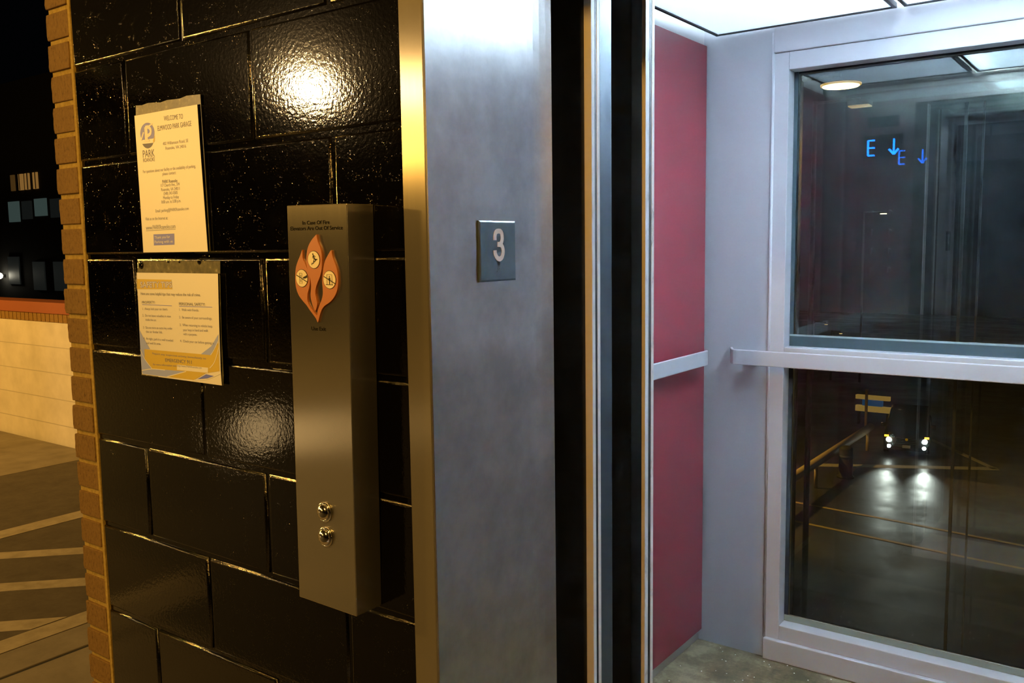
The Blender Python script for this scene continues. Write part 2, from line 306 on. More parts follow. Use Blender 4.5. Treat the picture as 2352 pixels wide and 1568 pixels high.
# measured outlines and text baselines, in metres on their own surfaces
DATA = {"p1": [["WELCOME TO", 0.1017, 0.257, 0.1663, 0.2552],["ELMWOOD PARK GARAGE", 0.0782, 0.2396, 0.1925, 0.2392],
["402 Williamson Road, SE", 0.0933, 0.2103, 0.1795, 0.21],["Roanoke, VA 24016", 0.1019, 0.201, 0.1714, 0.2001],["PARK", 0.02, 0.1911, 0.0625, 0.1908],
["ROANOKE", 0.0202, 0.1822, 0.0624, 0.182],["For questions about our facility or the availability of parking,", 0.0172, 0.1605, 0.1991, 0.1604],
["please contact:", 0.0865, 0.1521, 0.1329, 0.1522],["PARK Roanoke", 0.0843, 0.1369, 0.1363, 0.1364],
["117 Church Ave., SW", 0.0778, 0.1296, 0.1438, 0.1295],["Roanoke, VA 24011", 0.0789, 0.1214, 0.1423, 0.121],
["(540) 343-0585", 0.0866, 0.1134, 0.1349, 0.1134],["Monday to Friday", 0.0842, 0.1051, 0.1386, 0.105],
["8:00 a.m. to 5:00 p.m.", 0.0773, 0.097, 0.1445, 0.0972],["Email: parking@PARKRoanoke.com", 0.0546, 0.0801, 0.1695, 0.0813],
["Visit us on the Internet at:", 0.0161, 0.0652, 0.0965, 0.0651],["www.PARKRoanoke.com", 0.0162, 0.046, 0.1212, 0.047],
["Thank you for", 0.0462, 0.0274, 0.1006, 0.0283],["Parking with us", 0.0453, 0.0184, 0.1092, 0.0191]],"p1box": [[0.0423, 0.0364],[0.1158, 0.0366],
[0.1145, 0.0146],[0.0416, 0.0139]],"p2": [["SAFETY TIPS", 0.0161, 0.1846, 0.1307, 0.1864],
["Here are some helpful tips that may reduce the risk of crime.", 0.0158, 0.1688, 0.2262, 0.1706],["PROPERTY:", 0.0182, 0.1508, 0.067, 0.1521],
["PERSONAL SAFETY:", 0.1523, 0.1512, 0.2404, 0.1524],["1.  Always lock your car doors.", 0.0185, 0.1376, 0.1114, 0.1396],
["2.  Do not leave valuables in view", 0.017, 0.1236, 0.1209, 0.1254],["inside the car.", 0.0277, 0.1152, 0.0682, 0.1158],
["3.  Do not store an extra key under", 0.017, 0.0983, 0.1238, 0.101],["the car fender lids.", 0.0267, 0.09, 0.088, 0.0915],
["4.  At night, park in a well traveled", 0.0153, 0.0754, 0.124, 0.0764],["and well lit area.", 0.0249, 0.0661, 0.0793, 0.0672],
["1.  Walk with friends.", 0.1519, 0.14, 0.2179, 0.1408],["2.  Be aware of your surroundings.", 0.1505, 0.1247, 0.26, 0.1263],
["3.  When returning to vehicle keep", 0.1509, 0.1095, 0.2596, 0.1111],["your keys in hand and walk", 0.1612, 0.0998, 0.2453, 0.1022],
["with a purpose.", 0.1613, 0.0916, 0.2079, 0.0926],["4.  Check your car before getting in.", 0.1491, 0.0771, 0.2639, 0.0785],
["Report any suspicious activity immediately to:", 0.0466, 0.0457, 0.2344, 0.0471],["EMERGENCY 911", 0.0924, 0.0334, 0.1852, 0.035],
["for more information visit", 0.046, 0.0228, 0.1315, 0.0254],["http://www.PARKRoanoke.com", 0.1346, 0.0261, 0.2183, 0.0275]],
"p2pol": {"corn": [[0.0094, 0.2391],[0.288, 0.2387],[0.2802, 0.0024],[0.0009, 0.0007],[0.0041, 0.2145],[0.2854, 0.216]],"hdr": [[0.0047, 0.2017],
[0.1296, 0.2016],[0.1309, 0.1828],[0.0031, 0.1806]],"ul1": [[0.018, 0.1488],[0.1262, 0.1492]],"ul2": [[0.1521, 0.1491],[0.262, 0.1505]],
"yel": [[0.0165, 0.0548],[0.2179, 0.0566],[0.2495, 0.0568],[0.2769, 0.0826],[0.2758, 0.0272],[0.2292, 0.0194],[0.1643, 0.0183],[0.09, 0.0153],
[0.0419, 0.0151],[0.016, 0.034]],"lg1": [[0.0018, 0.0954],[0.0127, 0.0818],[0.0379, 0.056],[0.0165, 0.0548],[0.0154, 0.0349],[0.0013, 0.0529]],
"lg2": [[0.0013, 0.0529],[0.016, 0.034],[0.0419, 0.0151],[0.0017, 0.0084]],"rg": [[0.2782, 0.099],[0.2756, 0.0843],[0.2495, 0.0568],[0.2179, 0.0566],
[0.2537, 0.0745]],"bg": [[0.0017, 0.0084],[0.0419, 0.0151],[0.1643, 0.0183],[0.0951, 0.0022],[0.0043, 0.0016]],"by": [[0.0951, 0.0022],
[0.1643, 0.0183],[0.2292, 0.0194],[0.1898, 0.0031]],"bl": [[0.2018, 0.0058],[0.2319, 0.0179],[0.2575, 0.0163],[0.2341, 0.0098]],
"wb": [[0.1335, 0.0301],[0.2396, 0.0313],[0.2379, 0.021],
[0.1325, 0.0191]]}, "st_angle": 0.013883893652972127, "st_txt": [["In Case Of Fire", -0.0335, 0.646, 0.0311, 0.6465],
["Elevators Are Out Of Service", -0.0637, 0.6368, 0.0611, 0.6374],["Use Exit", -0.019, 0.4725, 0.0158, 0.4734]],"fc": [[0.0026, 0.6298],
[-0.0085, 0.6215],[-0.0174, 0.6109],[-0.0221, 0.5986],[-0.0234, 0.5855],[-0.0219, 0.5757],[-0.0175, 0.5643],[-0.0139, 0.5529],[-0.0136, 0.5431],
[-0.0155, 0.5315],[-0.014, 0.5216],[-0.01, 0.5119],[-0.005, 0.5055],[-0.0002, 0.5156],[-0.0013, 0.5238],[-0.0038, 0.5335],[-0.0022, 0.5434],
[0.003, 0.5534],[0.0081, 0.5616],[0.0127, 0.5731],[0.0141, 0.586],[0.0137, 0.5989],[0.0108, 0.6086],[0.0057, 0.6182]],"fl": [[-0.0336, 0.6051],
[-0.039, 0.5952],[-0.0456, 0.5852],[-0.0503, 0.5752],[-0.0523, 0.5636],[-0.0527, 0.5502],[-0.0502, 0.5386],[-0.0445, 0.5288],[-0.0349, 0.52],
[-0.0266, 0.5137],[-0.0195, 0.5065],[-0.0125, 0.5002],[-0.0043, 0.4924],[-0.0004, 0.4868],[0.0043, 0.4978],[0.0096, 0.5078],[0.017, 0.5147],
[0.029, 0.5209],[0.0387, 0.5285],[0.046, 0.5384],[0.0494, 0.5498],[0.0498, 0.561],[0.0484, 0.5721],[0.0442, 0.5832],[0.0392, 0.5927],[0.0372, 0.5991],
[0.0357, 0.6047],[0.0285, 0.5974],[0.021, 0.5877],[0.0166, 0.5764],[0.0142, 0.565],[0.0126, 0.5536],[0.0134, 0.5439],[0.0135, 0.5341],
[0.0102, 0.5242],[0.0051, 0.5158],[-0.0001, 0.5058],[-0.0021, 0.4983],[-0.0122, 0.506],[-0.0204, 0.5139],[-0.0242, 0.5221],[-0.0233, 0.5329],
[-0.0192, 0.5429],[-0.017, 0.5528],[-0.0176, 0.5627],[-0.0215, 0.5724],[-0.0272, 0.5822],[-0.0325, 0.5903],[-0.0331, 0.5985]],
"circ": [[[-0.0048, 0.589],[0.009, 0.5892],[-0.0043, 0.6028]],[[-0.0359, 0.5581],[-0.0219, 0.5585],[-0.0353, 0.5722]],[[0.0307, 0.5573],
[0.0446, 0.5577],[0.0312, 0.5715]]],"btn": [[0.0022, 0.1665],[0.0031, 0.1238]],"three": [[[0.1427, 0.0205],[0.1429, 0.0278],[0.1449, 0.0329],
[0.1488, 0.0352],[0.1535, 0.0357],[0.1582, 0.0351],[0.1617, 0.032],[0.163, 0.0269],[0.1628, 0.0218],[0.1608, 0.0172],[0.1568, 0.0139],
[0.1494, 0.0134]],[[0.1494, 0.0134],[0.1584, 0.0128],[0.163, 0.0092],[0.1651, 0.0036],[0.1646, -0.002],[0.1618, -0.0076],[0.1578, -0.0103],
[0.1539, -0.0109],[0.1492, -0.0097],[0.1454, -0.0063],[0.1428, -0.0017],[0.1423, 0.0037]]],"br": [[0.1511, -0.0269],[0.155, -0.027],
[0.1486, -0.0315]],"edge": [0.4663, 0.4774, 0.4861, 0.4969, 0.5443, 0.6907, 0.706, 0.7185, 0.731],"l1": [[-8.6, 30.33],[-6.64, 30.23],[-4.97, 29.97],
[-2.34, 29.63],[-1.19, 29.56]],"l2": [[-7.87, 28.14],[-5.6, 27.87],[-4.62, 27.67],[-2.69, 27.54]],"stop": [[-9.11, 36.43],[-3.39, 39.43]]}
# ------------------------------------------------------------------ lobby walls of painted block
JL, JF = .785, .8363           # outer edge of the door frame, opening side of the frame
JR, JRO = 1.903, 1.955
PITCH = .2032
def block_wall(name, x0, x1, z0, z1, label, tweak={}):
    mb = MB(); rnd = random.Random(3)
    mb.box(x0, x1, .0050, .20, z0, z1, 0)
    jw, ch, dep = .0085, .0042, .0055
    for j in range(-9, 9):
        za, zb = j*PITCH, (j+1)*PITCH
        off = 0 if j % 2 else .5
        for k in range(-3, 14):
            xa = (k+off)*.4064; xb = xa+.4064
            xa += tweak.get((j, k), 0); xb += tweak.get((j, k+1), 0)
            a, b = max(xa+jw/2, x0), min(xb-jw/2, x1); c, d = max(za+jw/2, z0), min(zb-jw/2, z1)
            if b-a < .012 or d-c < .012: continue
            tx, tz = rnd.uniform(-.0016, .0016), rnd.uniform(-.0016, .0016)
            cx, cz = (a+b)/2, (c+d)/2
            def yy(x, z): return (x-cx)/(.2)*tx+(z-cz)/(.1)*tz*.6
            def ring(e, y): return [mb.bm.verts.new((x, y+yy(x, z), z)) for x, z in ((a+e, c+e), (b-e, c+e), (b-e, d-e), (a+e, d-e))]
            rs = [ring(e_, y_) for e_, y_ in ((0, .0075), (.0005, .0046), (.0016, .0022), (.0032, .0007), (.0052, 0.))]
            for q, w in zip(rs, rs[1:]):
                for i in range(4):
                    f_ = mb.bm.faces.new((q[i], q[(i+1) % 4], w[(i+1) % 4], w[i])); f_.material_index = 1; f_.smooth = True
            mb.bm.faces.new(rs[-1])
    o = mb.build(name, [PAINT, PAINTJ], fixn=False)
    return struct(o, label, 'wall')
block_wall('wall_left', -.1945, JL+.002, FZ, 1.5, 'glossy black painted concrete block wall left of the lift door frame', {(-1, 1): .010, (-2, 0): .009, (-3, 1): -.008})
block_wall('wall_right', JRO-.002, 4.6, FZ, 1.5, 'glossy black painted block wall beyond the far door frame, outside the view')
block_wall('wall_above', JL+.0025, JRO-.0025, .665, 1.5, 'glossy black painted block wall over the lift opening, outside the view')

# brown brick end of the wall, three brick courses to each block course
def brick_end():
    mb = MB(); mm = MB(); rnd = random.Random(11)
    mm.box(-.293, -.204, .004, .30, FZ, 1.5)
    mm.box(-.2045, -.1950, -.0008, .30, FZ, 1.5)          # pale mortar seam beside the black paint
    h = PITCH/3
    for j in range(-23, 23):
        z = j*h
        a, b = max(z+.0055, FZ), min(z+h-.0055, 1.5)
        if b-a < .01: continue
        l = -.298+rnd.uniform(-.002, .002); r = -.2055+rnd.uniform(-.0035, .0012); y = rnd.uniform(-.002, .001)
        # a slightly chipped brick: front outline with jittered corners
        n = 5; zs = [a+(b-a)*i/n for i in range(n+1)]
        L = [(l+rnd.uniform(-.0016, .0016)+(.002 if i in (0, n) else 0), zz) for i, zz in enumerate(zs)]
        R_ = [(r+rnd.uniform(-.0010, .0010)-(.002 if i in (0, n) else 0), zz) for i, zz in enumerate(zs)]
        mb.prism(L+R_[::-1], 'y', y, .29)
    o = mb.build('wall_end', BRICK, bevel=.002, seg=2); struct(o, 'narrow brown brick end of the wall beside the black blocks', 'brick wall')
    m = mm.build('mortar', MORTAR, o); m['label'] = 'yellowish mortar joints and seam'
brick_end()

# ------------------------------------------------------------------ steel door frame
def jamb(name, s, label):
    mb = MB()
    def x(v): return v if s > 0 else 2*((JF+JR)/2)-v
    pr = [(JL, .03), (JL, -.017), (JL+.003, -.020), (JF-.003, -.020), (JF-.0008, -.0192), (JF, -.017), (JF, .250), (JF+.0010, .266), (JF+.0036, .282), (JF+.0074, .297), (JF+.0110, .309), (JF-.02, .320), (JF-.02, .03)]
    mb.prism([(x(a), b) for a, b in pr], 'z', FZ, .665)
    for f in mb.bm.faces:
        if max(v.co.y for v in f.verts) < -.0165: f.material_index = 1
    return struct(mb.build(name, [STEEL_J, STEEL_F]), label, 'door frame')
jamb('trim_1', 1, 'brushed steel door frame upright with a wide return face between black blocks and lift doors')
jamb('trim_2', -1, 'brushed steel door frame upright on the far side of the opening, outside the view')
mb = MB(); mb.prism([(-.017, .612), (-.020, .615), (-.020, .660), (-.017, .664), (.03, .664), (.03, .632), (.333, .632), (.333, .612)], 'x', JF+.0005, JR-.0005)
struct(mb.build('trim_3', STEEL_J), 'brushed steel door frame head over the opening, outside the view', 'door frame')

# number plate on the frame return
PLX = JF
plate = empty('floor_number_plate', (JF+.0003, .1525, -.0462)); tag(plate, 'square slate plate with a raised white 3 on the steel door frame', 'sign')
def pput(y, z, d): return (d, y-.1525, z+.0462)
mb = MB(); a0, a1, b0, b1 = .1033, .2012, -.0462, .0512; e = .0035
lo = [(a0-.002, b0-.002), (a1+.001, b0-.002), (a1+.001, b1+.0015), (a0-.002, b1+.0015)]; hi = [(a0+e*.3, b0+e*.3), (a1-e*.3, b0+e*.3), (a1-e*.3, b1-e*.3), (a0+e*.3, b1-e*.3)]
v0 = [mb.bm.verts.new(pput(*p, 0)) for p in lo]; v1_ = [mb.bm.verts.new(pput(*p, .0032)) for p in lo]; v2_ = [mb.bm.verts.new(pput(*p, .0045)) for p in hi]
mb.bm.faces.new(v0); mb.bm.faces.new(v2_)
for q, w in ((v0, v1_), (v1_, v2_)):
    for i in range(4): mb.bm.faces.new((q[i], q[(i+1) % 4], w[(i+1) % 4], w[i]))
mb.build('plate', PLATE, plate)
def smooth(p, n=6):
    out_ = []
    for i in range(len(p)-1):
        p0, p1, p2, p3 = p[max(i-1, 0)], p[i], p[i+1], p[min(i+2, len(p)-1)]
        for k in range(n):
            t = k/n; t2, t3 = t*t, t*t*t
            out_.append(tuple(.5*((2*p1[c])+(-p0[c]+p2[c])*t+(2*p0[c]-5*p1[c]+4*p2[c]-p3[c])*t2+(-p0[c]+3*p1[c]-3*p2[c]+p3[c])*t3) for c in (0, 1)))
    return out_+[p[-1]]
mb = MB()
for i, path in enumerate(DATA['three']): ribbon(mb, smooth(path), .0082, lambda u, v, d: pput(u, v, .0043+d), .0008+.0001*i)
o = mb.build('digit', WHITE, plate); o['label'] = 'raised white numeral 3'
mb = MB()
for y, z in DATA['br']: mb.lathe([(.0011, 0), (.0009, .0004), (.0004, .0006)], pput(y, z, .0045), 'x', 10)
mb.build('braille_dots', PLATE, plate)
# ------------------------------------------------------------------ call station
st = empty('call_station', (.6234, -.0012, -.5962), (0, DATA['st_angle'], 0))
tag(st, 'brushed steel call station box with orange flame emblem and two round buttons', 'elevator call panel')
mb = MB(); mb.box(-.0711, .0711, -.0588, 0, 0, .678); mb.build('housing', STEEL, st, bevel=.0012, seg=2)
SF = -.0588
def sput(u, v, d): return (u, SF-.0001-d, v)
for nm, ks in (('engraved_fire_warning', (0, 1)), ('engraved_exit_line', (2,))):
    mb = MB()
    for k in ks:
        t, x0, z0, x1, z1 = DATA['st_txt'][k]; text_into(mb, t, (x0, z0), (x1, z1), (.0060, .0062, .0064)[k], sput, d=.0002, bold=True)
    mb.build(nm, ENGR, st)['label'] = 'black engraved lettering'
em = MB(); solid_poly(em, smooth(DATA['fl']+DATA['fl'][:1], 3)[:-1], sput, .0026); solid_poly(em, smooth(DATA['fc']+DATA['fc'][:1], 3)[:-1], sput, .0032)
em = em.build('flame_emblem', ORANGE, st); em['label'] = 'raised orange flames'
circ = []
for i, (c, cx, cz) in enumerate(DATA['circ']):
    r = (abs(cx[0]-c[0])+abs(cz[1]-c[1]))/2; dz = .0032 if i == 0 else .0026
    mb = MB(); mb.lathe([(r+.0008, 0), (r+.0008, .0004)], sput(c[0], c[1], dz+.0004), 'y', 40, 1); mb.lathe([(r, 0), (r, .0003)], sput(c[0], c[1], dz+.0007), 'y', 40, 0)
    def q(u, v, d, c=c, r=r, dz=dz): return sput(c[0]+u*r, c[1]+v*r, dz+.0009+d)
    def line(p, w=.09): ribbon(mb, p, w, q, 0, 1)
    def blob(p): mb.face([q(u, v, .0001) for u, v in p], 1)
    if i == 0:   # person going down stairs
        line([(-.30, -.62), (-.30, -.42), (-.02, -.42), (-.02, -.20), (.26, -.20), (.26, .02), (.55, .02), (.62, .1)], .13)
        blob([(-.10+.10*math.cos(a*PI/5), .66+.10*math.sin(a*PI/5)) for a in range(10)])
        line([(-.06, .54), (.08, .25), (.14, .10)], .20); line([(.14, .12), (.02, -.10), (.08, -.34)], .10); line([(.12, .10), (.34, .10), (.40, -.14)], .10); line([(-.03, .46), (.24, .44), (.34, .30)], .07); line([(-.04, .46), (-.18, .28), (-.06, .14)], .07)
    elif i == 1:  # finger on a call panel, barred
        line([(-.36, .60), (-.36, -.62), (.06, -.62), (.06, .60), (-.36, .60)], .05); line([(-.22, .35), (-.08, .35), (-.08, .12), (-.22, .12), (-.22, .35)], .04); line([(-.22, -.16), (-.08, -.16), (-.08, -.40), (-.22, -.40), (-.22, -.16)], .04)
        blob([(.22, .06), (.40, .20), (.62, .24), (.93, .42), (.97, .12), (.72, .02), (.42, -.02), (.26, -.02)])
        line([(-.90, .36), (.92, -.40)], .10)
    else:        # person in a lift, barred
        line([(-.40, -.55), (-.40, .58), (.42, .58), (.42, -.55)], .06); line([(-.60, -.57), (.58, -.57)], .07)
        blob([(.02+.09*math.cos(a*PI/5), .34+.09*math.sin(a*PI/5)) for a in range(10)])
        blob([(-.12, .22), (.16, .22), (.18, -.10), (.10, -.10), (.09, -.52), (-.05, -.52), (-.06, -.10), (-.14, -.10)])
        line([(-.92, .36), (.92, -.42)], .10)
    mb.build('pictogram', [CREAM, BLACKI], em, fixn=False)
for (x, z), nm in zip(DATA['btn'], 'ab'):
    mb = MB(); mb.lathe([(.0168, 0), (.0168, .0035), (.0158, .0048), (.0142, .0052), (.0140, .0044)], (x, SF, z), 'y', 40)
    for v in mb.bm.verts: v.co.y = SF-(v.co.y-SF)
    b = mb.build('button', POLISH, st)
    mb = MB(); mb.lathe([(.0135, 0), (.0133, .0062), (.0110, .0092), (.0070, .0112), (.0030, .0120), (.0008, .0121)], (x, SF, z), 'y', 40)
    for v in mb.bm.verts: v.co.y = SF-(v.co.y-SF)
    mb.build('button_dome', POLISH, b)

# ------------------------------------------------------------------ the two notices
def sheet(mb, rows, n=10, th=.0006, mi=0):
    """a limp sheet: rows of (z, left x, right x, left y, right y)"""
    g0 = []; g1 = []
    for z, xl, xr, yl, yr in rows:
        g0.append([mb.bm.verts.new((xl+(xr-xl)*i/n, yl+(yr-yl)*i/n, z)) for i in range(n+1)])
        g1.append([mb.bm.verts.new((xl+(xr-xl)*i/n, yl+(yr-yl)*i/n+th, z)) for i in range(n+1)])
    for a in range(len(rows)-1):
        for i in range(n):
            mb.bm.faces.new((g0[a][i], g0[a][i+1], g0[a+1][i+1], g0[a+1][i])).material_index = mi
            mb.bm.faces.new((g1[a][i], g1[a+1][i], g1[a+1][i+1], g1[a][i+1])).material_index = mi
    for a in range(len(rows)-1):
        for i in (0, n):
            mb.bm.faces.new((g0[a][i], g0[a+1][i], g1[a+1][i], g1[a][i])).material_index = mi
    for i in range(n):
        for a in (0, len(rows)-1): mb.bm.faces.new((g0[a][i], g0[a][i+1], g1[a][i+1], g1[a][i])).material_index = mi
def pg(y0, x): return y0-.0028*x/.22          # the pages stand off a little more towards their right edge
n1_ = empty('notice', (.0400, -.0022, .0078)); tag(n1_, 'tall white welcome notice with a round blue logo, above the safety notice', 'notice')
YS = -.0030
mb = MB(); sheet(mb, [(.2775, .0005, .2190, YS+.0012, YS+.0012), (.2850, .0012, .2192, YS+.0014, YS+.0013), (.2960, .0016, .2198, YS+.0016, YS+.0014)])
for v in mb.bm.verts:
    if v.co.z > .294: v.co.z += .0014*math.sin(v.co.x*190)+.0008*math.sin(v.co.x*610)
o = mb.build('hanging_strip', FILM, n1_); o['label'] = 'ragged clear laminate strip'
mb = MB(); sheet(mb, [(z, a, c_, pg(YS, a), pg(YS, c_)) for z, a, c_ in ((0, .0012, .2242), (.10, .0003, .2205), (.20, -.0014, .2165), (.2768, -.0026, .2143))])
mb.build('page', PAPER, n1_)
mb = MB(); mb.prism([(.2242, .0004), (.2272, .0008), (.2240, .15), (.2200, .294), (.2190, .2765)], 'y', YS+.0012, YS+.0018); o = mb.build('laminate_edge', FILM, n1_)
def p1put(u, v, d): return (u, pg(YS, u)-.00010-d*.35, v)
H = {'PARK': .0150, 'ROANOKE': .0078, 'WELCOME TO': .0094, 'ELMWOOD PARK GARAGE': .0098}
for nm, lines in (('printed_heading', (0, 1)), ('printed_address', (2, 3)), ('logo_lettering', (4, 5)), ('printed_sentence', (6, 7)), ('printed_contact', range(8, 15)), ('printed_web_line', (15, 16))):
    mb = MB()
    for t, x0, z0, x1, z1 in [DATA['p1'][k] for k in lines]:
        h = H.get(t, .0062 if t[0] != 'w' else .0088)
        text_into(mb, t, (x0, z0), (x1, z1), h, p1put, 0 if (t in H or t == 'PARK Roanoke') else 1, .0002, t == 'PARK Roanoke')
    if 16 in lines: ribbon(mb, [(.0162, .0440), (.1212, .0450)], .0009, lambda u, v, d: p1put(u, v, .0002), 0, 1)
    mb.build(nm, [INK, INKL], n1_)['label'] = 'grey printed lettering'
mb = MB(); mb.face([p1put(u, v, .0002) for u, v in DATA['p1box']], 0)
for t, x0, z0, x1, z1 in DATA['p1'][-2:]: text_into(mb, t, (x0, z0), (x1, z1), .0052, p1put, 1, .0004)
o = mb.build('printed_banner', [INKB, INKW], n1_); o['label'] = 'blue box with white thank you lettering'
mb = MB()
def oval(cx, cz, rx, rz, a0=0, a1=2*PI, n=40): return [(cx+rx*math.cos(a0+(a1-a0)*i/n), cz+rz*math.sin(a0+(a1-a0)*i/n)) for i in range(n)]
cx, cz = .0408, .2385
mb.face([p1put(u, v, .0002) for u, v in oval(cx, cz, .0255, .0205, -.25, PI+.25)+[(cx-.022, cz-.012), (cx+.022, cz-.012)]], 0)
mb.face([p1put(u, v, .0002) for u, v in oval(cx, cz-.0085, .0235, .0215, PI+.55, 2*PI-.55)], 1)
mb.face([p1put(u, v, .0003) for u, v in [(cx+.019, cz-.016), (cx+.026, cz-.006), (cx+.0245, cz-.018), (cx+.020, cz-.021)]], 3)
for s, w in ((2, .0118), ):
    ribbon(mb, [(cx-.004, cz-.0165), (cx-.004, cz+.0125)], .0105, lambda u, v, d: p1put(u, v, .0005), 0, 2)
    ribbon(mb, smooth([(cx-.006, cz+.0115), (cx+.005, cz+.0115), (cx+.0125, cz+.006), (cx+.0115, cz-.001), (cx+.004, cz-.0045), (cx-.003, cz-.0045)], 5), .0068, lambda u, v, d: p1put(u, v, .0006), 0, 2)
ribbon(mb, [(cx-.0125, cz-.0150), (cx+.0055, cz-.0150)], .004, lambda u, v, d: p1put(u, v, .00055), 0, 2)
ribbon(mb, [(cx-.0235, cz-.0125), (cx-.013, cz+.003)], .004, lambda u, v, d: p1put(u, v, .0005), 0, 2); ribbon(mb, [(cx+.006, cz+.013), (cx+.020, cz+.0165)], .0030, lambda u, v, d: p1put(u, v, .0005), 0, 2)
o = mb.build('printed_logo', [INKB, INK, INKW, INKY], n1_, fixn=False); o['label'] = 'blue and grey round emblem with a white P'

n2_ = empty('notice', (.0085, -.0022, -.2490)); tag(n2_, 'wide white and mustard safety tips notice, below the welcome notice', 'notice')
YT = -.0034
mb = MB(); sheet(mb, [(.2150, .0046, .2860, YT+.0012, YT+.0010), (.2260, .0075, .2872, YT+.0014, YT+.0010), (.2388, .0094, .2880, YT+.0014, YT+.0010)])
o = mb.build('hanging_strip', FILM, n2_); o['label'] = 'clear laminate strip with scuffs'
for x, z, r in ((.020, .2310, .0085), (.118, .2380, .003), (.156, .2380, .003), (.222, .2380, .006)):
    mb = MB(); mb.lathe([(r, 0), (r*.8, .0006), (r*.25, .0010)], (x, YT+.0006, z), 'y', 14)
    for v in mb.bm.verts: v.co.y = 2*(YT+.0006)-v.co.y
    mb.build('paint_spot', PAINT, n2_)
mb = MB(); sheet(mb, [(z, a, c_, pg(YT, a), pg(YT, c_)) for z, a, c_ in ((-.0004, .0010, .2802), (.03, .0008, .2790), (.12, .0022, .2815), (.2150, .0041, .2855))])
mb.build('page', PAPER, n2_)
mb = MB(); mb.prism([(.0000, -.0014), (.2814, -.0006), (.2836, .02), (.2832, .10), (.2880, .21), (.2852, .2148), (.2790, .02), (.2790, .0005), (.002, .0005)], 'y', YT-.0008, YT-.0002); mb.build('laminate_edge', FILM, n2_)
def p2put(u, v, d): return (u, pg(YT, u)-.00010-d*.30, v)
PO = DATA['p2pol']
mb = MB()
for k, mi, d in (('yel', 0, .0006), ('hdr', 0, .0006), ('lg1', 1, .0007), ('lg2', 1, .0007), ('rg', 1, .0008), ('bg', 1, .0007), ('by', 0, .0009), ('bl', 2, .0010), ('wb', 3, .0011)):
    pts = PO[k]
    fine = []
    for i in range(len(pts)):
        a, b = pts[i], pts[(i+1) % len(pts)]
        fine += [(a[0]+(b[0]-a[0])*t/4, a[1]+(b[1]-a[1])*t/4) for t in range(4)]
    mb.face([p2put(u, v, d) for u, v in fine], mi)
for p in ([(.0013, .0529), (.016, .034), (.0419, .0151)], [(.2782, .075), (.262, .045), (.245, .031)], [(.0951, .0022), (.1643, .0183)], [(.0017, .0084), (.0419, .0145), (.090, .0158)], [(.190, .0031), (.2319, .0079), (.278, .0225)], [(.2785, .088), (.262, .068), (.25, .0568)]):
    ribbon(mb, smooth(p, 6), .0016, lambda u, v, d: p2put(u, v, .0012), 0, 3)
for k in ('ul1', 'ul2'): ribbon(mb, PO[k], .0010, lambda u, v, d: p2put(u, v, .0008), 0, 2)
mb.build('printed_artwork', [INKY, INKG, INKB, INKW], n2_, fixn=False)['label'] = 'mustard, grey and blue sweeping bands'
for nm, lines in (('printed_title', (0,)), ('printed_intro', (1,)), ('printed_left_column', (2, 4, 5, 6, 7, 8, 9, 10)), ('printed_right_column', (3, 11, 12, 13, 14, 15, 16)), ('printed_footer', (17, 18, 19, 20))):
    mb = MB()
    for t, x0, z0, x1, z1 in [DATA['p2'][k] for k in lines]:
        h = {'SAFETY TIPS': .0112, 'EMERGENCY 911': .0072, 'PROPERTY:': .0052, 'PERSONAL SAFETY:': .0056}.get(t, .0050 if t[0] not in 'Rfh' else .0042)
        if t[0] == 'H': h = .0058
        if t == 'SAFETY TIPS':
            for dx, dz in ((-.0006, 0), (.0006, 0), (0, .0006), (0, -.0006)): text_into(mb, t, (x0+dx, z0+dz), (x1+dx, z1+dz), h, p2put, 2, .0009, True)
            text_into(mb, t, (x0, z0), (x1, z1), h, p2put, 3, .0012)
        else: text_into(mb, t, (x0, z0), (x1, z1), h, p2put, 0 if (t[0] in 'PH' or t[0] == 'E') else 1, .0013)
    mb.build(nm, [INK, INKL, INKB, INKW], n2_)

# ------------------------------------------------------------------ lift doors (two landing doors, two car doors), open
E0, E1, E2, E3, E4, C0, C1, C2, C3 = DATA['edge']
ZT = .640
def door(name, s, label, car=False):
    X = (lambda v: v) if s > 0 else (lambda v: 2*((JF+JR)/2)-v)
    def bx(mb, a, b, *r, mi=0):
        a, b = X(a), X(b); mb.box(min(a, b), max(a, b), *r, mi)
    y0, y1, y2, y3 = (C0, C1, C2, C3) if car else (E0, E1, E2, E3)
    w = .56 if not car else .455
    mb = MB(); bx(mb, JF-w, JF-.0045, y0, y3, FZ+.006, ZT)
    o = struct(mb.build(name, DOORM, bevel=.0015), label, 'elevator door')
    for a, b in ((y0, y1), (y2, y3)):
        m2 = MB(); bx(m2, JF-.0044, JF, a, b, FZ+.008, ZT-.002); e = m2.build('edge_strip', ALU if car else ALU2, o, bevel=.0008); e['label'] = 'pale aluminium edge strip'
    m2 = MB(); bx(m2, JF-.0044, JF-.0006, y1+.0002, y2-.0002, FZ+.008, ZT-.002); e = m2.build('rubber_seal', RUBBER, o); e['label'] = 'black rubber seal'
    m2 = MB(); bx(m2, (.8203 if not car else .8287), JF, y0-.0014, y0-.0001, FZ+.006, ZT); e = m2.build('lit_front_strip', STRIPM, o); e['label'] = 'strip coloured pale as the lamplit edge of the door front'
    if not car:
        m2 = MB(); bx(m2, JF-.030, JF-.0005, E3+.0002, E4, FZ+.006, ZT); e = m2.build('rear_flange', DARKM, o, bevel=.001); e['label'] = 'dark blue grey flange'
    else:
        m2 = MB(); bx(m2, .8018, .8285, C0-.0022, C0-.0001, FZ+.006, ZT); e = m2.build('edge_plate', POLISH, o, bevel=.0008); e['label'] = 'polished edge plate'
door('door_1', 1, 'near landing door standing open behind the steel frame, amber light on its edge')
door('door_2', -1, 'far landing door standing open, outside the view')
